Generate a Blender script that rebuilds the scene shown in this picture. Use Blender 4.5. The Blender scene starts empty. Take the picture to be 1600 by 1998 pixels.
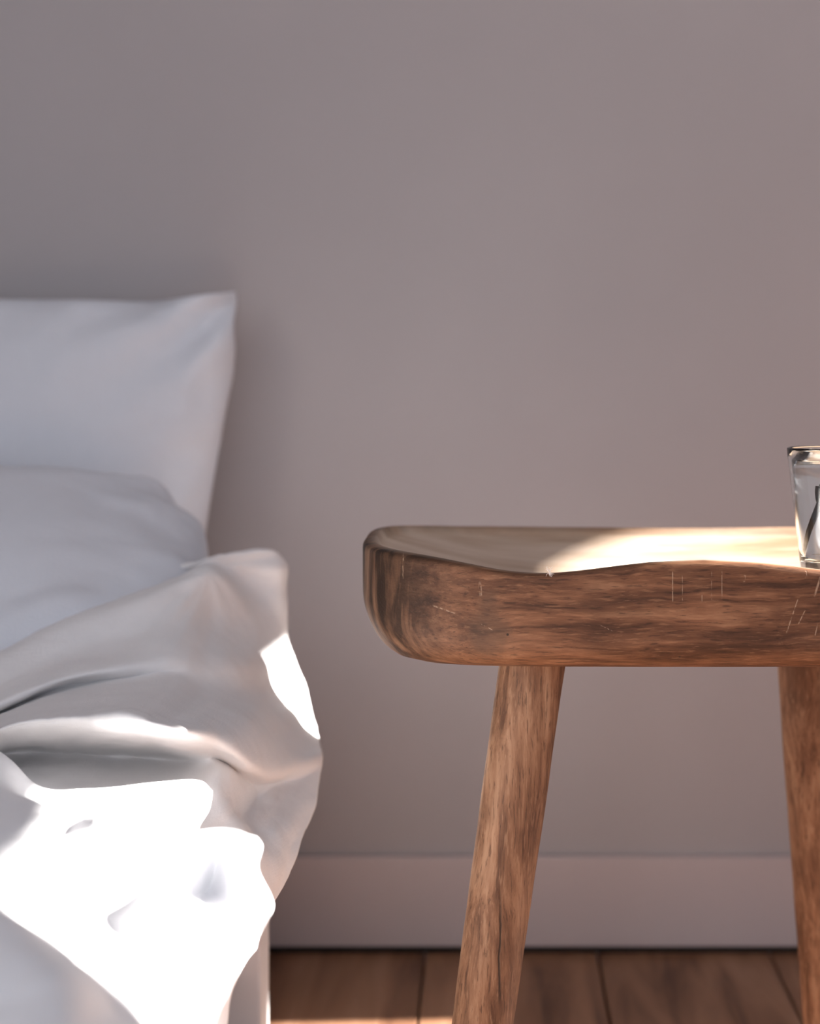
import bpy, bmesh, math, random
import numpy as np
from mathutils import Vector, noise

random.seed(7)
scene = bpy.context.scene
COL = scene.collection

# ------------------------------------------------------------------ camera, light, exposure
F = 4018.0                      # focal length in pixels of the 1600 x 1998 frame
CX, CY, CAMZ = 955.0, 704.0, 0.588
cam = bpy.data.cameras.new('camera')
cam.sensor_fit = 'VERTICAL'
cam.sensor_height = 36.0
cam.lens = 36.0 * F / 1998.0
cam.shift_x = (800 - CX) / 1998.0
cam.shift_y = -(999 - CY) / 1998.0
cam.clip_start = 0.01
cam.dof.use_dof = True
cam.dof.focus_distance = 1.435
cam.dof.aperture_fstop = 4.0
cam_o = bpy.data.objects.new('camera', cam)
cam_o.location = (0, 0, CAMZ)
cam_o.rotation_euler = (math.radians(90), 0, 0)
COL.objects.link(cam_o)
scene.camera = cam_o

world = bpy.data.worlds.new('world')
scene.world = world
world.use_nodes = True
bg = world.node_tree.nodes['Background']
bg.inputs[0].default_value = (0.78, 0.86, 1.0, 1)
bg.inputs[1].default_value = 0.80

SUN_T = 0.35                    # rise of the sun ray per metre towards +X
SUN_A = math.radians(4.0)       # turn of the ray towards the camera
sun = bpy.data.lights.new('sun', 'SUN')
sun.energy = 33.0
sun.angle = math.radians(0.45)
sun.cycles.is_caustics_light = True
sun.color = (1.0, 0.95, 0.90)
sun_o = bpy.data.objects.new('sun', sun)
d = Vector((-1.0, -math.tan(SUN_A), -SUN_T)).normalized()
sun_o.rotation_euler = d.to_track_quat('-Z', 'Y').to_euler()
sun_o.location = (4, 2.2, 2)
COL.objects.link(sun_o)

vs = scene.view_settings
vs.view_transform = 'Standard'
vs.look = 'None'
vs.gamma = 1.0
vs.use_curve_mapping = False
vs.exposure = 0.50

# ------------------------------------------------------------------ helpers
def P(px, py, Y):
    return ((px - CX) * Y / F, Y, CAMZ - (py - CY) * Y / F)

def lin(r, g, b):
    f = lambda c: ((c / 255 + 0.055) / 1.055) ** 2.4 if c > 10 else c / 255 / 12.92
    return (f(r), f(g), f(b), 1)

def tag(o, label=None, cat=None, group=None, kind=None):
    if label: o['label'] = label
    if cat: o['category'] = cat
    if group: o['group'] = group
    if kind: o['kind'] = kind
    return o

def link(name, me, mat=None, parent=None, smooth=False):
    o = bpy.data.objects.new(name, me)
    COL.objects.link(o)
    if mat: me.materials.append(mat)
    if parent: o.parent = parent
    if smooth:
        for p in me.polygons: p.use_smooth = True
    return o

def mesh(name, verts, faces, mat=None, parent=None, smooth=False):
    me = bpy.data.meshes.new(name)
    me.from_pydata([tuple(v) for v in verts], [], [tuple(f) for f in faces])
    me.update()
    return link(name, me, mat, parent, smooth)

def boxes(name, lst, mat=None, parent=None, bevel=0.0):
    bm = bmesh.new()
    for (x0, x1, y0, y1, z0, z1) in lst:
        r = bmesh.ops.create_cube(bm, size=1)
        for v in r['verts']:
            v.co = Vector(((x0 + x1) / 2 + v.co.x * (x1 - x0), (y0 + y1) / 2 + v.co.y * (y1 - y0),
                           (z0 + z1) / 2 + v.co.z * (z1 - z0)))
    if bevel:
        bmesh.ops.bevel(bm, geom=bm.edges[:], offset=bevel, segments=2, affect='EDGES', profile=0.6)
    me = bpy.data.meshes.new(name)
    bm.to_mesh(me); bm.free()
    return link(name, me, mat, parent)

def empty(name, loc):
    o = bpy.data.objects.new(name, None)
    o.location = loc
    o.empty_display_size = 0.05
    COL.objects.link(o)
    return o

def fbm(p, oct=4):
    return noise.fractal(Vector(p), 1.0, 2.0, oct, noise_basis='PERLIN_ORIGINAL')

class N:
    """small node-tree writer"""
    def __init__(s, name):
        s.m = bpy.data.materials.new(name); s.m.use_nodes = True
        s.t = s.m.node_tree; s.t.nodes.clear()
        s.out = s.t.nodes.new('ShaderNodeOutputMaterial')
    def n(s, kind, **kw):
        nd = s.t.nodes.new('ShaderNode' + kind)
        for k, v in kw.items():
            if k.startswith('i_'):
                key = k[2:]
                key = int(key) if key.isdigit() else key.replace('_', ' ')
                s.set(nd.inputs[key], v)
            else:
                setattr(nd, k, v)
        return nd
    def set(s, sock, v):
        if isinstance(v, bpy.types.NodeSocket): s.t.links.new(v, sock)
        elif isinstance(v, bpy.types.Node): s.t.links.new(v.outputs[0], sock)
        else: sock.default_value = v
    def math(s, op, a, b=0.0, c=None, clamp=False):
        nd = s.n('Math', operation=op, use_clamp=clamp)
        s.set(nd.inputs[0], a); s.set(nd.inputs[1], b)
        if c is not None: s.set(nd.inputs[2], c)
        return nd.outputs[0]
    def ramp(s, fac, stops, interp='LINEAR'):
        nd = s.n('ValToRGB'); cr = nd.color_ramp; cr.interpolation = interp
        while len(cr.elements) < len(stops): cr.elements.new(0.5)
        for e, (p, c) in zip(cr.elements, stops):
            e.position = p; e.color = c if len(c) == 4 else (*c, 1)
        s.set(nd.inputs[0], fac); return nd.outputs[0]
    def smooth(s, v, a, b):
        nd = s.n('MapRange', interpolation_type='SMOOTHSTEP')
        s.set(nd.inputs[0], v); nd.inputs[1].default_value = a; nd.inputs[2].default_value = b
        return nd.outputs[0]
    def mix(s, fac, a, b, mode='MIX'):
        nd = s.n('MixRGB', blend_type=mode)
        s.set(nd.inputs[0], fac); s.set(nd.inputs[1], a); s.set(nd.inputs[2], b); return nd.outputs[0]
    def noise(s, vec, scale, detail=4, rough=0.55, dist=0.0):
        nd = s.n('TexNoise'); s.set(nd.inputs['Vector'], vec)
        nd.inputs['Scale'].default_value = scale; nd.inputs['Detail'].default_value = detail
        nd.inputs['Roughness'].default_value = rough; nd.inputs['Distortion'].default_value = dist
        return nd.outputs[0]
    def mapv(s, vec, scale=(1, 1, 1), loc=(0, 0, 0), rot=(0, 0, 0)):
        nd = s.n('Mapping'); s.set(nd.inputs['Vector'], vec)
        nd.inputs['Scale'].default_value = scale; nd.inputs['Location'].default_value = loc
        nd.inputs['Rotation'].default_value = rot
        return nd.outputs[0]
    def bump(s, h, strength, dist):
        nd = s.n('Bump'); s.set(nd.inputs['Height'], h)
        nd.inputs['Strength'].default_value = strength; nd.inputs['Distance'].default_value = dist
        return nd.outputs[0]
    def done(s, shader):
        s.t.links.new(shader.outputs[0] if isinstance(shader, bpy.types.Node) else shader, s.out.inputs[0])
        return s.m

W1 = (1, 1, 1, 1); K0 = (0, 0, 0, 1)

def mat_paint(name, col, rough=0.7, bump=0.15):
    k = N(name)
    tc = k.n('TexCoord').outputs['Object']
    a = k.noise(tc, 3.0, 3)
    c = k.mix(k.smooth(a, 0.3, 0.7), col, tuple(x * 0.955 for x in col[:3]) + (1,))
    b = k.n('BsdfPrincipled', i_Base_Color=c, i_Roughness=rough)
    fine = k.noise(tc, 220, 3)
    k.set(b.inputs['Normal'], k.bump(fine, bump, 0.002))
    return k.done(b)

def mat_cloth(name, col, transl=0.25, weave=900):
    k = N(name)
    tc = k.n('TexCoord').outputs['Object']
    a = k.noise(tc, 45, 5, 0.6)
    w1 = k.noise(k.mapv(tc, (1, 0.12, 0.12)), weave, 2)
    w2 = k.noise(k.mapv(tc, (0.12, 0.12, 1)), weave, 2)
    h = k.math('ADD', k.math('MULTIPLY', a, 1.2), k.math('MULTIPLY', k.math('ADD', w1, w2), 0.25))
    nrm = k.bump(h, 0.25, 0.003)
    c = k.mix(k.smooth(a, 0.2, 0.8), col, tuple(x * 0.97 for x in col[:3]) + (1,))
    df = k.n('BsdfPrincipled', i_Base_Color=c, i_Roughness=0.85)
    df.inputs['Sheen Weight'].default_value = 0.15
    df.inputs['Specular IOR Level'].default_value = 0.15
    k.set(df.inputs['Normal'], nrm)
    tr = k.n('BsdfTranslucent', i_Color=c)
    mx = k.n('MixShader', i_0=transl)
    k.t.links.new(df.outputs[0], mx.inputs[1]); k.t.links.new(tr.outputs[0], mx.inputs[2])
    return k.done(mx)

def wood_rgb(k, vec, axis, cols, scale=1.0, seed=0.0):
    """grain running along the given axis (0 x, 1 y, 2 z); returns colour and height"""
    st = [95, 95, 95]; st[axis] = 9.0
    warp = k.n('TexNoise'); k.set(warp.inputs['Vector'], vec)
    warp.inputs['Scale'].default_value = 9 * scale; warp.inputs['Detail'].default_value = 3
    off = k.n('VectorMath', operation='SCALE'); k.set(off.inputs[0], warp.outputs[1]); off.inputs[3].default_value = 0.016 / scale
    v2 = k.n('VectorMath', operation='ADD'); k.set(v2.inputs[0], vec); k.set(v2.inputs[1], off.outputs[0])
    v = k.mapv(v2.outputs[0], tuple(q * scale for q in st), (seed, seed * 1.7, seed * 0.6))
    g1 = k.noise(v, 1.0, 6, 0.62, 0.4)
    st2 = [560, 560, 560]; st2[axis] = 55
    g2 = k.noise(k.mapv(v2.outputs[0], tuple(q * scale for q in st2), (seed * 3, 0, seed)), 1.0, 4, 0.6)
    blot = k.noise(k.mapv(vec, (1, 1, 1), (seed, seed, 0)), 12 * scale, 4, 0.55)
    c = k.ramp(g1, [(0.34, cols[0]), (0.46, cols[1]), (0.55, cols[2]), (0.68, cols[3])])
    c = k.mix(k.math('MULTIPLY', k.smooth(blot, 0.45, 0.72), 0.65), c, cols[0], 'MIX')
    c = k.mix(k.math('MULTIPLY', k.smooth(blot, 0.46, 0.28), 0.40), c, cols[3], 'MIX')
    pores = k.smooth(g2, 0.45, 0.33)
    c = k.mix(k.math('MULTIPLY', pores, 0.6), c, tuple(x * 0.45 for x in cols[0][:3]) + (1,))
    c = k.mix(k.math('MULTIPLY', k.smooth(g2, 0.54, 0.70), 0.45), c, cols[3])
    h = k.math('ADD', k.math('MULTIPLY', g1, 0.5), k.math('MULTIPLY', g2, 0.6))
    return c, h

STOOL_COLS = [(0.050, 0.019, 0.008, 1), (0.118, 0.048, 0.021, 1), (0.180, 0.077, 0.036, 1), (0.30, 0.150, 0.078, 1)]
LEG_COLS = [(0.095, 0.042, 0.021, 1), (0.19, 0.092, 0.048, 1), (0.265, 0.136, 0.074, 1), (0.38, 0.22, 0.13, 1)]

def line_mask(k, sx, sz, x0, z0, x1, z1, w):
    """soft mask of a scratch between two points in the x-z plane"""
    L = math.hypot(x1 - x0, z1 - z0); ux, uz = (x1 - x0) / L, (z1 - z0) / L
    dx = k.math('SUBTRACT', sx, x0); dz = k.math('SUBTRACT', sz, z0)
    along = k.math('ADD', k.math('MULTIPLY', dx, ux), k.math('MULTIPLY', dz, uz))
    perp = k.math('ABSOLUTE', k.math('SUBTRACT', k.math('MULTIPLY', dx, uz), k.math('MULTIPLY', dz, ux)))
    a = k.smooth(perp, w, w * 0.25)
    e = k.math('ABSOLUTE', k.math('SUBTRACT', along, L / 2))
    return k.math('MULTIPLY', a, k.smooth(e, L / 2, L / 2 * 0.8))

def mat_seat():
    k = N('weathered_wood_seat')
    tc = k.n('TexCoord').outputs['Object']
    c, h = wood_rgb(k, tc, 0, STOOL_COLS, 1.0, 2.3)
    sep = k.n('SeparateXYZ'); k.set(sep.inputs[0], tc)
    sx, sz = sep.outputs[0], sep.outputs[2]
    # end grain: upright dark streaks on the short ends
    ax = k.math('ABSOLUTE', sx)
    endm = k.smooth(ax, 0.15, 0.225)
    v = k.mapv(tc, (26, 60, 9), (1.3, 0, 0.4), (0, math.radians(-14), 0))
    es = k.noise(v, 1.0, 5, 0.6, 0.9)
    ec = k.ramp(es, [(0.39, (0.030, 0.015, 0.008, 1)), (0.47, (0.10, 0.05, 0.027, 1)), (0.58, (0.19, 0.10, 0.056, 1)), (0.75, (0.27, 0.16, 0.10, 1))])
    c = k.mix(endm, c, ec)
    # a dark knot-like stain near the left dip
    kn = k.n('VectorMath', operation='DISTANCE')
    k.set(kn.inputs[0], k.mapv(tc, (1, 0.0, 0.55))); kn.inputs[1].default_value = (-0.148, 0, 0.402 * 0.55)
    wob = k.noise(tc, 60, 4)
    kd = k.math('ADD', kn.outputs['Value'], k.math('MULTIPLY', k.math('SUBTRACT', wob, 0.5), 0.03))
    c = k.mix(k.math('MULTIPLY', k.smooth(kd, 0.018, 0.004), 0.6), c, (0.085, 0.045, 0.025, 1))
    # pale scratches worn into the front
    m = None
    for (x0, z0, x1, z1, w) in SCRATCHES:
        q = line_mask(k, sx, sz, x0, z0, x1, z1, w)
        m = q if m is None else k.math('MAXIMUM', m, q)
    front = k.smooth(sep.outputs[1], -0.09, -0.12)
    brk = k.smooth(k.noise(k.mapv(tc, (500, 500, 260)), 1.0, 3), 0.36, 0.62)
    m = k.math('MULTIPLY', k.math('MULTIPLY', k.math('MULTIPLY', m, front), brk), 0.6)
    c = k.mix(m, c, (0.45, 0.31, 0.21, 1))
    # the hollow is rubbed pale and smooth by use
    wa = k.n('Attribute', attribute_name='worn').outputs['Fac']
    wn = k.noise(k.mapv(tc, (5, 26, 26)), 1.0, 4)
    wc = k.ramp(wn, [(0.32, (0.30, 0.190, 0.115, 1)), (0.5, (0.49, 0.365, 0.27, 1)), (0.66, (0.61, 0.49, 0.39, 1))])
    c = k.mix(wa, c, wc)
    # worm holes
    vor = k.n('TexVoronoi'); k.set(vor.inputs['Vector'], tc); vor.inputs['Scale'].default_value = 26
    c = k.mix(k.smooth(vor.outputs['Distance'], 0.03, 0.015), c, (0.03, 0.016, 0.01, 1))
    b = k.n('BsdfPrincipled', i_Base_Color=c, i_Roughness=0.62)
    b.inputs['Specular IOR Level'].default_value = 0.3
    k.set(b.inputs['Normal'], k.bump(k.math('SUBTRACT', h, k.math('MULTIPLY', m, 0.5)), 0.45, 0.0016))
    return k.done(b)

def mat_leg():
    k = N('weathered_wood_leg')
    tc = k.n('TexCoord').outputs['Object']
    rnd = k.n('ObjectInfo').outputs['Random']
    sh = k.n('VectorMath', operation='ADD'); k.set(sh.inputs[0], tc)
    cb = k.n('CombineXYZ'); k.set(cb.inputs[2], k.math('MULTIPLY', rnd, 7.0)); k.set(sh.inputs[1], cb.outputs[0])
    c, h = wood_rgb(k, sh.outputs[0], 2, LEG_COLS, 1.0, 5.1)
    # long drying crack
    sep = k.n('SeparateXYZ'); k.set(sep.inputs[0], tc)
    wob = k.math('MULTIPLY', k.math('SUBTRACT', k.noise(k.mapv(tc, (20, 20, 14)), 1.0, 4), 0.5), 0.012)
    cx = k.math('ABSOLUTE', k.math('SUBTRACT', k.math('ADD', sep.outputs[0], wob), 0.002))
    cm = k.math('MULTIPLY', k.smooth(cx, 0.0011, 0.0003), k.math('MULTIPLY', k.smooth(sep.outputs[2], 0.135, 0.155), k.smooth(sep.outputs[2], 0.225, 0.19)))
    c = k.mix(k.math('MULTIPLY', cm, 0.9), c, (0.03, 0.017, 0.01, 1))
    b = k.n('BsdfPrincipled', i_Base_Color=c, i_Roughness=0.65)
    b.inputs['Specular IOR Level'].default_value = 0.3
    k.set(b.inputs['Normal'], k.bump(k.math('SUBTRACT', h, k.math('MULTIPLY', cm, 2)), 0.45, 0.0016))
    return k.done(b)

def mat_plank():
    k = N('oiled_floor_plank')
    tc = k.n('TexCoord').outputs['Object']
    rnd = k.n('ObjectInfo').outputs['Random']
    sh = k.n('VectorMath', operation='ADD'); k.set(sh.inputs[0], tc)
    cb = k.n('CombineXYZ'); k.set(cb.inputs[1], k.math('MULTIPLY', rnd, 31.0)); k.set(cb.inputs[0], k.math('MULTIPLY', rnd, 5.0))
    k.set(sh.inputs[1], cb.outputs[0])
    v = k.mapv(sh.outputs[0], (26, 2.4, 26))
    g = k.noise(v, 1.0, 5, 0.55, 0.8)
    c = k.ramp(g, [(0.32, (0.085, 0.035, 0.017, 1)), (0.44, (0.20, 0.094, 0.050, 1)), (0.58, (0.31, 0.158, 0.088, 1)), (0.75, (0.40, 0.22, 0.135, 1))])
    hv = k.n('HueSaturation', i_Color=c); k.set(hv.inputs['Value'], k.math('ADD', k.math('MULTIPLY', rnd, 0.35), 0.82))
    b = k.n('BsdfPrincipled', i_Base_Color=hv.outputs[0], i_Roughness=0.5)
    b.inputs['Specular IOR Level'].default_value = 0.3
    k.set(b.inputs['Normal'], k.bump(g, 0.2, 0.001))
    return k.done(b)

def mat_plain(name, col, rough=0.6, spec=0.3):
    k = N(name)
    tc = k.n('TexCoord').outputs['Object']
    a = k.noise(tc, 30, 3)
    c = k.mix(k.smooth(a, 0.3, 0.7), col, tuple(x * 0.92 for x in col[:3]) + (1,))
    b = k.n('BsdfPrincipled', i_Base_Color=c, i_Roughness=rough)
    b.inputs['Specular IOR Level'].default_value = spec
    return k.done(b)

def mat_clear(name, ior, tint):
    k = N(name)
    return k.done(k.n('BsdfGlass', i_Color=tint, i_Roughness=0.0, i_IOR=ior))

# ------------------------------------------------------------------ the room
WALL_Y, WALL_XR, WALL_XL, Y_BACK, CEIL = 2.05, 2.5, -1.9, -1.3, 2.5
M_WALL = mat_paint('wall_paint', (0.400, 0.368, 0.366, 1), 0.8)
M_BASE = mat_paint('baseboard_paint', (0.49, 0.42, 0.415, 1), 0.45, 0.05)
M_TRIM = mat_paint('white_trim_paint', (0.75, 0.73, 0.72, 1), 0.5, 0.05)
M_DARK = mat_plain('subfloor_shadow_gap', (0.02, 0.016, 0.013, 1), 0.9)
M_PLANK = mat_plank()

tag(boxes('wall_back', [(WALL_XL - 0.1, WALL_XR + 0.1, WALL_Y, WALL_Y + 0.1, -0.05, CEIL)], M_WALL), kind='structure')
tag(boxes('wall_left', [(WALL_XL - 0.1, WALL_XL, Y_BACK, WALL_Y, -0.05, CEIL)], M_WALL), kind='structure')
tag(boxes('ceiling', [(WALL_XL - 0.1, WALL_XR + 0.1, -0.3, WALL_Y + 0.1, CEIL, CEIL + 0.1)], M_TRIM), kind='structure')

SILL, HEAD, JAMB, NEAR = 1.13, 1.314, 2.022, 1.20      # unseen window slot, edges shaped to place the sun patches
LOW0, LOW1 = 0.878, 1.02                              # unseen lower slot, added to let sun reach floor and bed leg
PN0, PN1, PZ0, PZ1 = 0.2, 1.93, 0.50, 0.965         # unseen opening, added so sunlit floor bounces light up the low wall
X0, X1 = WALL_XR, WALL_XR + 0.1
tag(boxes('wall_right', [
    (X0, X1, JAMB, WALL_Y + 0.1, -0.05, CEIL),
    (X0, X1, PN1, JAMB, -0.05, LOW0), (X0, X1, PN1, JAMB, LOW1, SILL),
    (X0, X1, PN0, PN1, -0.05, PZ0), (X0, X1, NEAR, PN1, PZ1, SILL), (X0, X1, PN0, NEAR, PZ1, CEIL), (X0, X1, NEAR, JAMB, HEAD, CEIL),
    (X0, X1, Y_BACK, PN0, -0.05, CEIL)], M_WALL), kind='structure')
tag(boxes('window_1', [(X0 - 0.02, X0, NEAR - 0.04, JAMB, SILL - 0.03, SILL), (X0 - 0.01, X0, NEAR - 0.02, JAMB, HEAD, HEAD + 0.05)], M_TRIM), kind='structure')

floor = tag(boxes('floor', [(WALL_XL - 0.1, WALL_XR + 0.1, Y_BACK, WALL_Y + 0.1, -0.06, -0.016)], M_DARK), kind='structure')
PW = 335.0 * WALL_Y / F
XE = (830 - CX) * WALL_Y / F
pm = None
k0 = int(math.floor((WALL_XL - XE) / PW)); k1 = int(math.ceil((WALL_XR - XE) / PW))
for i in range(k0, k1):
    if pm is None:
        o = boxes('plank', [(0.0012, PW - 0.0012, Y_BACK + 0.05, WALL_Y - 0.001, -0.017, 0.0)], M_PLANK, floor, 0.0012)
        pm = o.data
    else:
        o = bpy.data.objects.new('plank', pm); COL.objects.link(o); o.parent = floor
    o.location = (XE + i * PW, 0, 0)
tag(boxes('baseboard_back', [(WALL_XL, WALL_XR, WALL_Y - 0.011, WALL_Y, 0.0075, 0.097)], M_BASE, None, 0.002), kind='structure')
tag(boxes('gap_shade_1', [(WALL_XL, WALL_XR, WALL_Y - 0.004, WALL_Y, 0.0, 0.0075)], M_DARK), kind='structure')  # near-black strip, colour stands in for shade in the gap under the baseboard

# ------------------------------------------------------------------ the stool
SX, SY = 0.148, 1.565
SA, SB = 0.2423, 0.145
ZB = 0.374
def sloc(px, py, Y=1.425):
    x, y, z = P(px, py, Y); return x - SX, z
SCRATCHES = []
for (a, b, c2, d2, w) in [(1311, 1112, 1311, 1174, 1.6), (1330, 1118, 1330, 1172, 1.1), (1368, 1158, 1368, 1172, 1.2), (1387, 1112, 1387, 1172, 1.2),
                          (1407, 1110, 1407, 1172, 1.2), (1571, 1112, 1571, 1128, 2.2), (1600, 1122, 1586, 1164, 3.0), (1556, 1165, 1532, 1236, 1.8),
                          (1570, 1188, 1555, 1218, 1.6), (1594, 1215, 1588, 1240, 1.6), (838, 1184, 892, 1200, 2.2), (938, 1218, 962, 1230, 1.4),
                          (1170, 1218, 1196, 1230, 1.4), (936, 1135, 938, 1165, 4.0), (784, 1085, 783, 1140, 1.8), (1452, 1120, 1450, 1135, 3.5)]:
    x0, z0 = sloc(a, b); x1, z1 = sloc(c2, d2)
    SCRATCHES.append((x0, z0, x1, z1, w * 1.425 / F))
M_SEAT = mat_seat(); M_LEG = mat_leg()
stool = tag(empty('wooden_stool', (SX, SY, 0)), 'weathered brown wooden stool with carved saddle seat and splayed legs', 'stool')

def spow(v, p): return math.copysign(abs(v) ** p, v)
def outline(th):
    n = 2.0 / 3.8
    return SA * spow(math.cos(th), n), SB * spow(math.sin(th), n)
def rim_z(x, y):
    u, v = x / SA, y / SB
    z = 0.4495 + 0.0065 * abs(u) ** 3
    f = max(0.0, -v) ** 2
    dip = math.exp(-((abs(x) - 0.122) / 0.062) ** 2)
    pom = math.exp(-(x / 0.06) ** 2)
    z += f * (-0.0085 * dip + 0.0020 * pom - 0.001)
    z += 0.0008 * fbm((x * 9 + 3, y * 9, 0.3), 3)
    return z
def dish_z(x, y, rho):
    z0 = 0.4215
    g = rho ** 2.6
    px_, py_ = (x / max(rho, 1e-4), y / max(rho, 1e-4)) if rho > 1e-4 else (0, SB)
    r = rim_z(px_, py_) - 0.0015
    pom = math.exp(-(x / 0.05) ** 2) * max(0.0, -y / SB) ** 1.2 * 0.010 * (1 - rho ** 4)
    return z0 + (r - z0) * g + pom
def rho_of(x, y):
    return (abs(x / SA) ** 3.8 + abs(y / SB) ** 3.8) ** (1 / 3.8)
def build_seat():
    NT = 200
    rings = []
    ths = [2 * math.pi * i / NT for i in range(NT)]
    # top, from the middle of the hollow outwards
    for rho in [0.02, 0.08, 0.15, 0.22, 0.30, 0.38, 0.46, 0.54, 0.61, 0.68, 0.74, 0.80, 0.85, 0.89, 0.92, 0.945]:
        ring = []
        for th in ths:
            ox, oy = outline(th)
            x, y = ox * rho, oy * rho
            ring.append((x, y, dish_z(x, y, rho) + 0.0008 * fbm((x * 14, y * 14, 2.0), 3)))
        rings.append(ring)
    # rounded lip
    for (s, dz) in [(0.962, 0.0003), (0.976, 0.0), (0.988, -0.0005), (0.995, -0.0014), (0.999, -0.0030), (1.0, -0.0055)]:
        ring = []
        for th in ths:
            ox, oy = outline(th)
            ring.append((ox * s, oy * s, rim_z(ox, oy) + dz))
        rings.append(ring)
    # outer side: upright, then rolled under; the short ends roll much further than the front
    for t in np.linspace(0.06, 1.0, 22):
        ring = []
        for th in ths:
            ox, oy = outline(th)
            top = rim_z(ox, oy) - 0.0055
            e = min(1.0, abs(ox) / SA) ** 4
            z = top + (ZB - 0.002 * e - top) * t
            t0 = 0.72 * (1 - e) + 0.36 * e
            q = max(0.0, (t - t0) / (1 - t0))
            roll = 1 - math.sqrt(max(0.0, 1 - q * q))
            bulge = 0.004 * math.sin(math.pi * min(1, t * 1.1))
            x = ox * (1 - (0.16 * e + 0.05 * (1 - e)) * roll) + math.copysign(1, ox) * bulge * e * 0.2
            y = oy * (1 - (0.14 * (1 - e) + 0.16 * e) * roll)
            nn = 0.0015 * min(1.0, t * 3) * fbm((x * 13 + 7, y * 13, z * 16), 3)
            L = math.hypot(x, y)
            ring.append((x + x / L * nn, y + y / L * nn, z))
        rings.append(ring)
    for s in (0.85, 0.6, 0.3, 0.05):
        rings.append([(v[0] * s, v[1] * s, ZB - 0.0008 * (1 - s)) for v in rings[-1 if s == 0.85 else -1]] if False else
                     [(outline(th)[0] * s * 0.86, outline(th)[1] * s * 0.86, ZB - 0.0006) for th in ths])
    verts = [v for r in rings for v in r]
    faces = []
    for i in range(len(rings) - 1):
        for j in range(NT):
            a, b = i * NT + j, i * NT + (j + 1) % NT
            faces.append((a, a + NT, b + NT, b))
    faces.append(tuple(range(NT)))
    faces.append(tuple(reversed(range((len(rings) - 1) * NT, len(rings) * NT))))
    me = bpy.data.meshes.new('seat')
    me.from_pydata(verts, [], faces); me.update()
    bm = bmesh.new(); bm.from_mesh(me); bmesh.ops.recalc_face_normals(bm, faces=bm.faces); bm.to_mesh(me); bm.free()
    at = me.attributes.new('worn', 'FLOAT', 'POINT')
    for i, v in enumerate(me.vertices):
        r = rho_of(v.co.x, v.co.y)
        up = v.co.z > 0.412
        at.data[i].value = 0.92 * min(1.0, max(0.0, (0.985 - r) / 0.05)) if up else 0.0
    return link('seat', me, M_SEAT, stool, True)
seat = build_seat()

def leg(top, bot, r0, r1, seed):
    """hand-hewn tapering round leg; top and bottom are world points"""
    NS, NR = 28, 40
    verts = []
    org = Vector(((top[0] + bot[0]) / 2 - SX, (top[1] + bot[1]) / 2 - SY, 0))
    for i in range(NR + 1):
        t = i / NR
        c = Vector(top).lerp(Vector(bot), t) - Vector((SX, SY, 0)) - org
        r = r0 + (r1 - r0) * t
        for j in range(NS):
            a = 2 * math.pi * j / NS
            fac = 1 + 0.018 * math.cos(7 * a + seed) + 0.012 * math.cos(3 * a + seed * 2)
            fac += 0.030 * fbm((math.cos(a) * 0.9 + seed, math.sin(a) * 0.9, t * 4.5), 3)
            verts.append((c.x + r * fac * math.cos(a), c.y + r * fac * math.sin(a), c.z))
    faces = []
    for i in range(NR):
        for j in range(NS):
            a, b = i * NS + j, i * NS + (j + 1) % NS
            faces.append((b, a, a + NS, b + NS))
    faces.append(tuple(range(NS)))
    faces.append(tuple(reversed(range(NR * NS, (NR + 1) * NS))))
    o = mesh('leg', verts, faces, M_LEG, stool, True)
    o.location = org
    return o
def through(p, q, z):
    t = (z - p[2]) / (q[2] - p[2]); return tuple(p[i] + (q[i] - p[i]) * t for i in range(3))
def mk_leg(pxt, pyt, Yt, pxb, pyb, Yb, seed, r0=0.0243, r1=0.0207):
    a, b = P(pxt, pyt, Yt), P(pxb, pyb, Yb)
    return leg(through(a, b, ZB + 0.012), through(a, b, 0.0), r0, r1, seed)
mk_leg(1037, 1298, 1.475, 940, 1998, 1.455, 0.4)
mk_leg(1575, 1305, 1.655, 1618, 1998, 1.69, 2.2)
mk_leg(1028, 1305, 1.655, 940, 1998, 1.690, 3.9, 0.0225, 0.019)
mk_leg(1685, 1298, 1.475, 1770, 1998, 1.455, 5.3)

# ------------------------------------------------------------------ bed frame and mattress
M_BED = mat_paint('white_bed_paint', (0.78, 0.76, 0.76, 1), 0.45, 0.05)
M_MATT = mat_cloth('mattress_cotton', (0.80, 0.79, 0.79, 1), 0.05)
M_PILL = mat_cloth('pillowcase_cotton', (0.73, 0.74, 0.78, 1), 0.10)
M_DUV = mat_cloth('duvet_cotton', (0.88, 0.86, 0.855, 1), 0.12)
M_SHEET = mat_cloth('sheet_cotton', (0.84, 0.84, 0.86, 1), 0.015)
M_HANG = mat_cloth('underlay_cotton', (0.72, 0.66, 0.66, 1), 0.2)
BXR, BXL, BY0, BY1 = -0.187, -1.55, 0.10, 2.02
bed = tag(empty('low_bed', ((BXR + BXL) / 2, (BY0 + BY1) / 2, 0)), 'low white bed frame on square legs beneath the bedding', 'bed')
bc = bed.location
def bbox(name, x0, x1, y0, y1, z0, z1, bv=0.002):
    return boxes(name, [(x0 - bc.x, x1 - bc.x, y0 - bc.y, y1 - bc.y, z0, z1)], M_BED, bed, bv)
bbox('side_rail', BXR - 0.045, BXR - 0.02, BY0, BY1, 0.085, 0.155)
bbox('side_rail', BXL, BXL + 0.025, BY0, BY1, 0.085, 0.155)
bbox('end_rail', BXL + 0.025, BXR - 0.045, BY0, BY0 + 0.025, 0.085, 0.155)
bbox('end_rail', BXL + 0.025, BXR - 0.045, BY1 - 0.025, BY1, 0.085, 0.155)
for i in range(12):
    y = BY0 + 0.08 + i * 0.15
    bbox('slat', BXL + 0.025, BXR - 0.045, y, y + 0.07, 0.125, 0.14)
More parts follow.
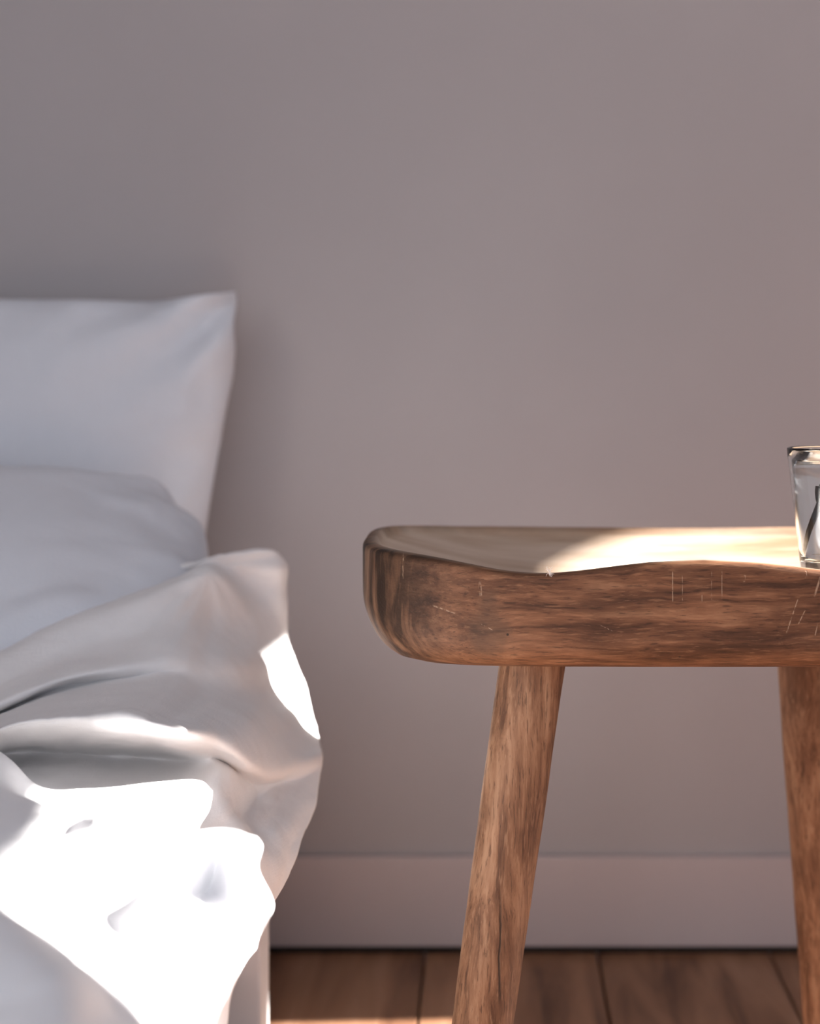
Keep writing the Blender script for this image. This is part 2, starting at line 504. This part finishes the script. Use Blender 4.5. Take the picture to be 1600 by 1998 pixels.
for (x0, y0) in ((BXR - 0.06, 1.688), (BXR - 0.06, 0.25), (BXL, 1.688), (BXL, 0.25)):
    bbox('leg', x0, x0 + 0.06, y0, y0 + 0.06, 0.0, 0.125, 0.003)

matt = boxes('mattress', [(BXL + 0.02, BXR - 0.022, BY0 + 0.02, BY1 - 0.005, 0.157, 0.252)], M_MATT, None, 0.03)
tag(matt, 'white mattress on the low bed under the duvet', 'mattress')
for p in matt.data.polygons: p.use_smooth = True

# ------------------------------------------------------------------ pillows
def pillow(name, w, h, t, loc, rot, conc, shear, rnd_, seed, label, mat):
    n, m = 96, 72
    verts, faces = [], []
    for side in (1, -1):
        for i in range(n + 1):
            for j in range(m + 1):
                u = math.sin((i / n - 0.5) * math.pi) ; v = math.sin((j / m - 0.5) * math.pi)
                au, av = abs(u), abs(v)
                # square -> rounded square
                k = 1 - rnd_ * (au * av) ** 3
                x = w / 2 * u * k * (1 - conc * (1 - v * v))
                z = h / 2 * v * k * (1 - conc * (2.4 if rnd_ < 0.1 else 1.6) * (1 - u ** 6))
                th = max(0.0, (1 - au ** 2.6)) ** 0.5 * max(0.0, (1 - av ** 2.4)) ** 0.5
                y = -side * t / 2 * th
                edge = (au ** 3 + av ** 3) * th ** 0.35
                y += -side * 0.016 * edge * fbm((x * 11 + seed, z * 11, side), 4)
                y += -side * 0.006 * fbm((x * 5 + seed, z * 6, side * 2.0), 2) * min(1, th * 2)
                cr = (au * av) ** 2.5                      # puckered ears
                y += 0.020 * cr * math.sin(9 * u * 2 - 7 * v * 2 + seed)
                x += 0.006 * cr * fbm((x * 30, z * 30, seed), 2)
                x += shear * z * max(0, u)
                verts.append((x, y, z))
    S = (n + 1) * (m + 1)
    for i in range(n):
        for j in range(m):
            a = i * (m + 1) + j
            faces.append((a, a + m + 1, a + m + 2, a + 1))
            faces.append((S + a + 1, S + a + m + 2, S + a + m + 1, S + a))
    me = bpy.data.meshes.new(name)
    me.from_pydata(verts, [], faces)
    bm = bmesh.new(); bm.from_mesh(me)
    bmesh.ops.remove_doubles(bm, verts=bm.verts, dist=0.0002)
    bmesh.ops.recalc_face_normals(bm, faces=bm.faces)
    bm.to_mesh(me); bm.free()
    o = link(name, me, mat, None, True)
    o.location = loc; o.rotation_euler = [math.radians(a) for a in rot]
    tag(o, label, 'pillow', 'pillows at the head of the bed')
    return o
pillow('pillow', 0.66, 0.405, 0.12, (-0.577, 1.962, 0.470), (-5, 0, 0), 0.05, 0.15, 0.075, 3.1,
       'upright white pillow leaning against the wall, topmost of the two', M_PILL)
pillow('pillow', 0.62, 0.30, 0.19, (-0.557, 1.752, 0.388), (-62, 0, 0), -0.01, 0.0, 0.11, 8.4,
       'slumped white pillow lying in front of the upright one', M_PILL)

# ------------------------------------------------------------------ crumpled bedding as lofted cloth
def loft(rows, nu, nv):
    """smooth surface through rows of world points (Catmull-Rom both ways)"""
    G = np.array(rows, float)
    def cr(A, n):
        k = A.shape[0]
        Ap = np.concatenate([2 * A[:1] - A[1:2], A, 2 * A[-1:] - A[-2:-1]])
        ts = np.linspace(0, k - 1, n); i = np.minimum(ts.astype(int), k - 2); f = (ts - i)
        f = f.reshape((-1,) + (1,) * (A.ndim - 1))
        p0, p1, p2, p3 = Ap[i], Ap[i + 1], Ap[i + 2], Ap[i + 3]
        return 0.5 * (2 * p1 + (p2 - p0) * f + (2 * p0 - 5 * p1 + 4 * p2 - p3) * f ** 2 + (3 * p1 - p0 - 3 * p2 + p3) * f ** 3)
    A = cr(G, nv)
    B = cr(np.swapaxes(A, 0, 1), nu)
    return np.swapaxes(B, 0, 1)          # nv x nu x 3

def cloth(name, px, py, ys, nu, nv, mat, thick, disp, seed, origin):
    rows = [[P(px[r][c], py[r][c], ys[r][c]) for c in range(len(px[r]))] for r in range(len(px))]
    S = loft(rows, nu, nv)
    def relax(A, n):
        for _ in range(n):
            B = A.copy()
            B[1:-1] = 0.5 * A[1:-1] + 0.25 * (A[:-2] + A[2:]); A = B.copy()
            B[:, 1:-1] = 0.5 * A[:, 1:-1] + 0.25 * (A[:, :-2] + A[:, 2:]); A = B
        return A
    S = relax(S, 3)
    sm = relax(S, 40)
    du = np.gradient(sm, axis=1); dv = np.gradient(sm, axis=0)
    nr = np.cross(du, dv); nr /= np.linalg.norm(nr, axis=2, keepdims=True) + 1e-9
    for i in range(nv):
        for j in range(nu):
            p = Vector(S[i, j])
            q = disp(p, i / (nv - 1), j / (nu - 1), seed)
            S[i, j] += nr[i, j] * q
    o0 = np.array(origin)
    verts = [tuple(v - o0) for v in S.reshape(-1, 3)]
    faces = []
    for i in range(nv - 1):
        for j in range(nu - 1):
            a = i * nu + j
            faces.append((a, a + 1, a + nu + 1, a + nu))
    o = mesh(name, verts, faces, mat, None, True)
    o.location = origin
    md = o.modifiers.new('thickness', 'SOLIDIFY'); md.thickness = thick; md.offset = 0.0
    return o

def ridged(p, oct=3):
    """creased noise, about -1 .. 1, sharp on the ridges"""
    v, a, f = 0.0, 1.0, 1.0
    for i in range(oct):
        n = noise.noise(Vector((p[0] * f + 3.1 * i, p[1] * f - 1.7 * i, p[2] * f + 0.9 * i)))
        v += a * (0.35 - min(1.0, abs(n) * 2.2)); a *= 0.5; f *= 1.9
    return v

# the duvet: from its upper edge against the pillows over the front bulge to the hem that hangs at the side
cols = [-420, -150, 0, 120, 240, 340, 420, 490, 540]
def row(last, py, Y, px=None):
    return (list(px or cols) + [last], py, Y)
DUV = [
 row(552, [1470,1380,1305,1240,1190,1160,1145,1130,1130,1160], [1.56,1.62,1.66,1.70,1.73,1.755,1.78,1.80,1.81,1.815]),
 row(556, [1420,1330,1250,1185,1140,1112,1090,1074,1078,1105], [1.52,1.58,1.62,1.66,1.69,1.72,1.75,1.77,1.785,1.80]),
 row(560, [1440,1352,1272,1208,1160,1128,1106,1150,1190,1215], [1.518,1.578,1.618,1.658,1.690,1.720,1.742,1.765,1.775,1.79], [-420,-150,0,120,240,340,414,490,540]),
 row(566, [1456,1366,1288,1224,1178,1142,1118,1192,1240,1258], [1.485,1.545,1.58,1.612,1.640,1.668,1.685,1.725,1.75,1.785], [-420,-150,0,120,240,340,410,490,535]),
 row(575, [1500,1410,1340,1285,1245,1215,1205,1235,1268,1285], [1.47,1.52,1.55,1.58,1.605,1.625,1.675,1.70,1.735,1.778]),
 row(590, [1530,1440,1375,1325,1300,1285,1285,1290,1305,1325], [1.45,1.49,1.515,1.535,1.555,1.575,1.605,1.65,1.71,1.772]),
 row(600, [1550,1465,1393,1346,1333,1330,1340,1350,1355,1370], [1.46,1.50,1.535,1.550,1.555,1.555,1.572,1.62,1.69,1.765]),
 row(611, [1565,1485,1412,1388,1386,1394,1404,1412,1412,1420], [1.45,1.46,1.455,1.445,1.430,1.432,1.465,1.52,1.61,1.735]),
 row(627, [1580,1497,1424,1406,1404,1424,1446,1490,1500,1464], [1.435,1.44,1.44,1.428,1.388,1.390,1.435,1.475,1.54,1.65]),
 row(621, [1590,1510,1444,1432,1438,1454,1478,1518,1528,1512], [1.46,1.46,1.46,1.45,1.44,1.45,1.49,1.535,1.575,1.625]),
 row(606, [1600,1522,1470,1464,1470,1480,1496,1556,1574,1588], [1.53,1.53,1.54,1.54,1.54,1.525,1.480,1.545,1.545,1.58], [-420,-150,0,120,240,340,430,492,545]),
 row(586, [1610,1535,1505,1510,1512,1512,1540,1600,1622,1642], [1.50,1.50,1.505,1.505,1.505,1.50,1.455,1.505,1.50,1.53], [-420,-150,0,120,240,335,425,478,535]),
 row(556, [1625,1570,1555,1560,1565,1570,1580,1640,1690,1720], [1.44,1.44,1.445,1.445,1.445,1.445,1.44,1.45,1.47,1.49]),
 row(526, [1640,1600,1590,1595,1600,1610,1640,1720,1760,1785], [1.41,1.41,1.41,1.41,1.41,1.41,1.415,1.425,1.44,1.46], [-420,-150,0,120,240,330,400,455,500]),
 row(500, [1650,1615,1605,1610,1620,1640,1690,1780,1825,1850], [1.39,1.39,1.39,1.39,1.39,1.39,1.395,1.405,1.415,1.43], [-420,-150,0,120,240,320,385,435,475]),
]
PEAK = Vector(P(410, 1116, 1.69))
def duv_disp(p, v, u, s):
    q = 0.0022 * fbm((p.x * 9 + s, p.y * 14, p.z * 14), 4)
    a = p.x * 0.8 + p.z * 0.6
    q += 0.0030 * ridged((a * 7 + s, p.y * 5, (p.z - p.x) * 14), 3) * (0.25 + 0.75 * min(1, max(0, v - 0.4) * 3))
    # folds running out from the peak of the front fold
    dx, dz = p.x - PEAK.x, p.z - PEAK.z
    r = math.hypot(dx, dz); an = math.atan2(dz, dx)
    w = min(1.0, r / 0.05) * max(0.0, 1 - r / 0.26) * (1 if v > 0.2 else v / 0.2) * max(0.0, 1 - max(0, v - 0.5) * 6)
    q += 0.011 * w * noise.noise(Vector((an * 3.4 + s, r * 4, 0.5)))
    return q
duvet = cloth('duvet', [r[0] for r in DUV], [r[1] for r in DUV], [r[2] for r in DUV], 190, 250, M_DUV, 0.0024, duv_disp, 1.7, (-0.30, 1.55, 0.262))
tag(duvet, 'crumpled white duvet bunched below the pillows and hanging over the bedside', 'duvet')

# the sunlit sheet in front of it: flat on the bed, then over the edge and down in folds
bc_ = [-380, -140, 0]
def brow(px, py, Y):
    return (bc_ + px, py, Y)
SH = [
 brow([70,165,290,370,398], [1400,1450,1500,1570,1580,1585,1590,1595], [1.37,1.375,1.38,1.39,1.395,1.40,1.40,1.40]),
 brow([75,170,300,384,411], [1330,1395,1468,1535,1539,1530,1526,1545], [1.34,1.345,1.35,1.36,1.365,1.37,1.37,1.375]),
 brow([80,180,300,380,407], [1420,1470,1530,1562,1566,1562,1562,1580], [1.28,1.28,1.295,1.335,1.340,1.345,1.35,1.36]),
 brow([90,190,290,360,391], [1500,1550,1590,1612,1620,1622,1622,1626], [1.22,1.22,1.225,1.275,1.28,1.29,1.32,1.345]),
 brow([110,230,345,436,503], [1560,1600,1640,1650,1648,1640,1618,1636], [1.16,1.165,1.175,1.225,1.225,1.245,1.283,1.250]),
 brow([115,235,345,420,501], [1620,1660,1700,1705,1705,1700,1690,1694], [1.10,1.105,1.115,1.150,1.170,1.215,1.282,1.230]),
 brow([115,235,335,400,531], [1690,1730,1770,1770,1770,1765,1755,1768], [1.03,1.035,1.04,1.08,1.12,1.170,1.272,1.210]),
 brow([118,238,340,405,503], [1740,1775,1812,1818,1822,1795,1784,1828], [0.985,0.99,0.995,1.03,1.08,1.10,1.165,1.25]),
 brow([125,240,330,400,466], [1800,1830,1860,1875,1880,1870,1878,1902], [0.955,0.96,0.96,0.985,1.05,1.08,1.17,1.30]),
 brow([125,230,320,395,448], [1870,1895,1915,1930,1938,1935,1938,1948], [0.92,0.925,0.925,0.94,1.015,1.07,1.17,1.28]),
 brow([118,220,315,390,440], [1940,1960,1980,1990,1995,1998,1998,1999], [0.885,0.89,0.89,0.895,0.975,1.06,1.16,1.27]),
 brow([112,205,310,380,425], [2060,2080,2090,2095,2100,2105,2105,2110], [0.82,0.825,0.825,0.83,0.89,1.02,1.12,1.21]),
 brow([105,190,290,360,400], [2200,2230,2250,2260,2265,2270,2275,2280], [0.75,0.755,0.76,0.765,0.81,0.95,1.06,1.15]),
 brow([80,150,250,320,360], [2450,2480,2500,2510,2515,2520,2525,2530], [0.655,0.66,0.665,0.67,0.71,0.85,0.95,1.02]),
]
# creases pressed into the sheet, as lines of world points with a height and a width
CREASE = []
UP_SHEET = -1.0
for pts, hgt, wid in [([(150, 1590, 1.29), (250, 1690, 1.19), (345, 1790, 1.10)], 0.0075, 0.013),
                      ([(285, 1780, 1.10), (300, 1870, 1.05), (262, 1965, 1.00)], 0.006, 0.012),
                      ([(60, 1615, 1.27), (25, 1690, 1.13), (10, 1770, 1.05)], 0.006, 0.012),
                      ([(95, 1568, 1.33), (200, 1572, 1.33), (300, 1566, 1.34)], 0.003, 0.007),
                      ([(395, 1915, 1.18), (430, 1880, 1.22), (470, 1850, 1.26)], 0.004, 0.008)]:
    CREASE.append(([Vector(P(*q)) for q in pts], hgt, wid))
def crease(p):
    t = 0.0
    for pts, hgt, wid in CREASE:
        best = 1e9
        for a, b in zip(pts[:-1], pts[1:]):
            ab = b - a
            f = min(1.0, max(0.0, (p - a).dot(ab) / ab.length_squared))
            d = (p - (a + ab * f)); d.z *= 0.4
            best = min(best, d.length)
        if best < wid * 3: t += hgt * math.exp(-(best / wid) ** 2)
    return t
def sh_disp(p, v, u, s):
    q = 0.0016 * fbm((p.x * 10 + s, p.y * 10, p.z * 14), 3)
    k = min(1.0, max(0.0, 0.92 - u) * 4) * min(1.0, max(0.0, v - 0.12) * 6)
    q += 0.0135 * k * noise.noise(Vector((p.x * 15 + p.y * 11 + s, (p.y - p.x) * 4.0, p.z * 5)))
    q += 0.0022 * k * ridged((p.x * 20 - p.y * 9 + s, (p.y + p.x) * 7, p.z * 10), 2)
    q += UP_SHEET * crease(p)
    return q
sheet = cloth('bed_sheet', [r[0] for r in SH], [r[1] for r in SH], [r[2] for r in SH], 190, 230, M_SHEET, 0.0018, sh_disp, 4.2, (-0.28, 1.22, 0.262))
tag(sheet, 'rumpled white sheet in bright sunlight at the near edge of the bed', 'sheet')

# ------------------------------------------------------------------ glass of water with a twig
GX, GY = (1626 - CX) * 1.462 / F, 1.462
lx, ly = GX - SX, GY - SY
def rho_of(x, y):
    return (abs(x / SA) ** 3.8 + abs(y / SB) ** 3.8) ** (1 / 3.8)
GZ = max(dish_z(lx + dx, ly + dy, rho_of(lx + dx, ly + dy)) for dx, dy in [(0.02 * math.cos(a), 0.02 * math.sin(a)) for a in np.linspace(0, 6.28, 16)]) + 0.0012
GH = CAMZ - (873 - CY) * 1.462 / F - GZ
M_GLASS = mat_clear('clear_glass', 1.47, (0.985, 0.993, 0.99, 1))
M_WATER = mat_clear('water', 1.33, (0.99, 0.995, 0.995, 1))
glass = tag(empty('drinking_glass', (GX, GY, GZ)), 'small clear tapered glass standing on the wooden stool', 'glass')
def lathe(name, prof, mat, parent, n=72):
    verts, faces = [], []
    for (r, z) in prof:
        for j in range(n):
            a = 2 * math.pi * j / n
            verts.append((r * math.cos(a), r * math.sin(a), z))
    for i in range(len(prof) - 1):
        for j in range(n):
            a, b = i * n + j, i * n + (j + 1) % n
            faces.append((a, b, b + n, a + n))
    faces.append(tuple(reversed(range(n)))); faces.append(tuple(range((len(prof) - 1) * n, len(prof) * n)))
    o = mesh(name, verts, faces, mat, parent, True)
    bm = bmesh.new(); bm.from_mesh(o.data); bmesh.ops.recalc_face_normals(bm, faces=bm.faces); bm.to_mesh(o.data); bm.free()
    return o
RT, RB = 0.0330, 0.0226
def rad(z): return RB + (RT - RB) * (z / GH)
BASE = 0.011
prof = [(0.001, 0.0), (RB - 0.002, 0.0), (RB - 0.0005, 0.0006), (RB, 0.002)]
prof += [(rad(z), z) for z in np.linspace(0.006, GH - 0.0015, 14)]
prof += [(RT - 0.0003, GH - 0.0004), (RT - 0.0012, GH), (RT - 0.0020, GH - 0.0005)]
prof += [(rad(z) - 0.0023, z) for z in np.linspace(GH - 0.002, BASE + 0.004, 14)]
prof += [(rad(BASE) - 0.0032, BASE + 0.0012), (rad(BASE) - 0.006, BASE), (0.001, BASE - 0.0005)]
tumbler = lathe('tumbler', prof, M_GLASS, glass)
WL = GH - 0.0085
wp = [(0.001, BASE + 0.0003), (rad(BASE) - 0.0066, BASE + 0.0006), (rad(BASE) - 0.0038, BASE + 0.0018)]
wp += [(rad(z) - 0.0026, z) for z in np.linspace(BASE + 0.0045, WL, 12)]
wp += [(rad(WL) - 0.0034, WL - 0.0008), (rad(WL) - 0.006, WL - 0.0012), (0.001, WL - 0.0013)]
water = lathe('water', wp, M_WATER, None)
water.location = (GX, GY, GZ)
tag(water, 'clear water filling the small glass almost to the rim', 'water')

# sunlight refracted through glass and water on to the seat
for o in (tumbler, water): o.cycles.is_caustics_caster = True
seat.cycles.is_caustics_receiver = True

def tube(name, pts, rads, mat, parent=None, n=12, seed=0.0):
    verts, faces = [], []
    pts = [Vector(p) for p in pts]
    prev = None
    for i, p in enumerate(pts):
        tdir = (pts[min(i + 1, len(pts) - 1)] - pts[max(i - 1, 0)]).normalized()
        a = Vector((0, 1, 0)) if prev is None else prev
        s = (a - tdir * a.dot(tdir)).normalized(); prev = s
        b = tdir.cross(s)
        for j in range(n):
            an = 2 * math.pi * j / n
            r = rads[i] * (1 + 0.12 * fbm((math.cos(an) + seed, math.sin(an), i * 0.6), 2))
            verts.append(p + (s * math.cos(an) + b * math.sin(an)) * r)
    for i in range(len(pts) - 1):
        for j in range(n):
            a, b = i * n + j, i * n + (j + 1) % n
            faces.append((a, b, b + n, a + n))
    faces.append(tuple(reversed(range(n)))); faces.append(tuple(range((len(pts) - 1) * n, len(pts) * n)))
    return mesh(name, verts, faces, mat, parent, True)

def mat_bark():
    k = N('dark_bark')
    tc = k.n('TexCoord').outputs['Object']
    a = k.noise(k.mapv(tc, (300, 300, 90)), 1.0, 4)
    c = k.ramp(a, [(0.35, (0.012, 0.006, 0.003, 1)), (0.55, (0.045, 0.020, 0.009, 1)), (0.66, (0.12, 0.05, 0.015, 1)), (0.8, (0.32, 0.14, 0.03, 1))])
    b = k.n('BsdfPrincipled', i_Base_Color=c, i_Roughness=0.5)
    k.set(b.inputs['Normal'], k.bump(a, 0.5, 0.001))
    return k.done(b)
M_BARK = mat_bark()
tw = empty('twig', (GX, GY, GZ))
tag(tw, 'thin dark brown twig with a short side stub standing in the glass', 'twig')
def G(px, py, dy=0.0):
    x, y, z = P(px, py, GY + dy); return (x - GX, y - GY, z - GZ)
tube('stem', [G(1578, 1078), G(1582, 1060), G(1588, 1034), G(1597, 1006), G(1606, 980), G(1610, 944), G(1622, 905), G(1640, 850), G(1652, 800)],
     [0.0009, 0.00135, 0.0017, 0.0019, 0.0020, 0.0019, 0.0018, 0.0016, 0.0013], M_BARK, tw)
tube('stub', [G(1606, 982), G(1603.5, 970), G(1602.5, 957), G(1603, 945)], [0.0016, 0.0016, 0.0015, 0.0014], M_BARK, tw, 12, 3.0)

# ------------------------------------------------------------------ wisp of lint on the stool's front edge
M_LINT = mat_plain('pale_lint', (0.85, 0.80, 0.76, 1), 0.8)
lx0 = P(1072, 1112, 1.423)
lint = []
rnd = random.Random(5)
vv, ff = [], []
for i in range(16):
    a0 = rnd.uniform(-0.5, 1.4); L = rnd.uniform(0.003, 0.0085); up = rnd.uniform(-0.75, 0.7)
    pts = []
    for t in (0, 0.35, 0.7, 1.0):
        pts.append(Vector((L * t * math.sin(a0 - 0.5) * 0.45 + 0.0007 * math.sin(t * 5 + i), -0.0009 * t - 0.0004 * (i % 3), L * t * up + 0.0009 * math.sin(t * 3 + i * 1.7))))
    n = len(vv); w = 0.00009
    for p in pts:
        vv += [p + Vector((-w, 0, -w)), p + Vector((w, 0, -w)), p + Vector((0, -w, w))]
    for s in range(3):
        for j in range(3):
            a, b = n + s * 3 + j, n + s * 3 + (j + 1) % 3
            ff.append((a, b, b + 3, a + 3))
lo = mesh('lint_wisp', vv, ff, M_LINT)
lo.location = (lx0[0], SY - SB * 1.0 - 0.0006, lx0[2] - 0.0006)
tag(lo, "tiny pale wisp of lint caught on the stool's front rim", 'lint')
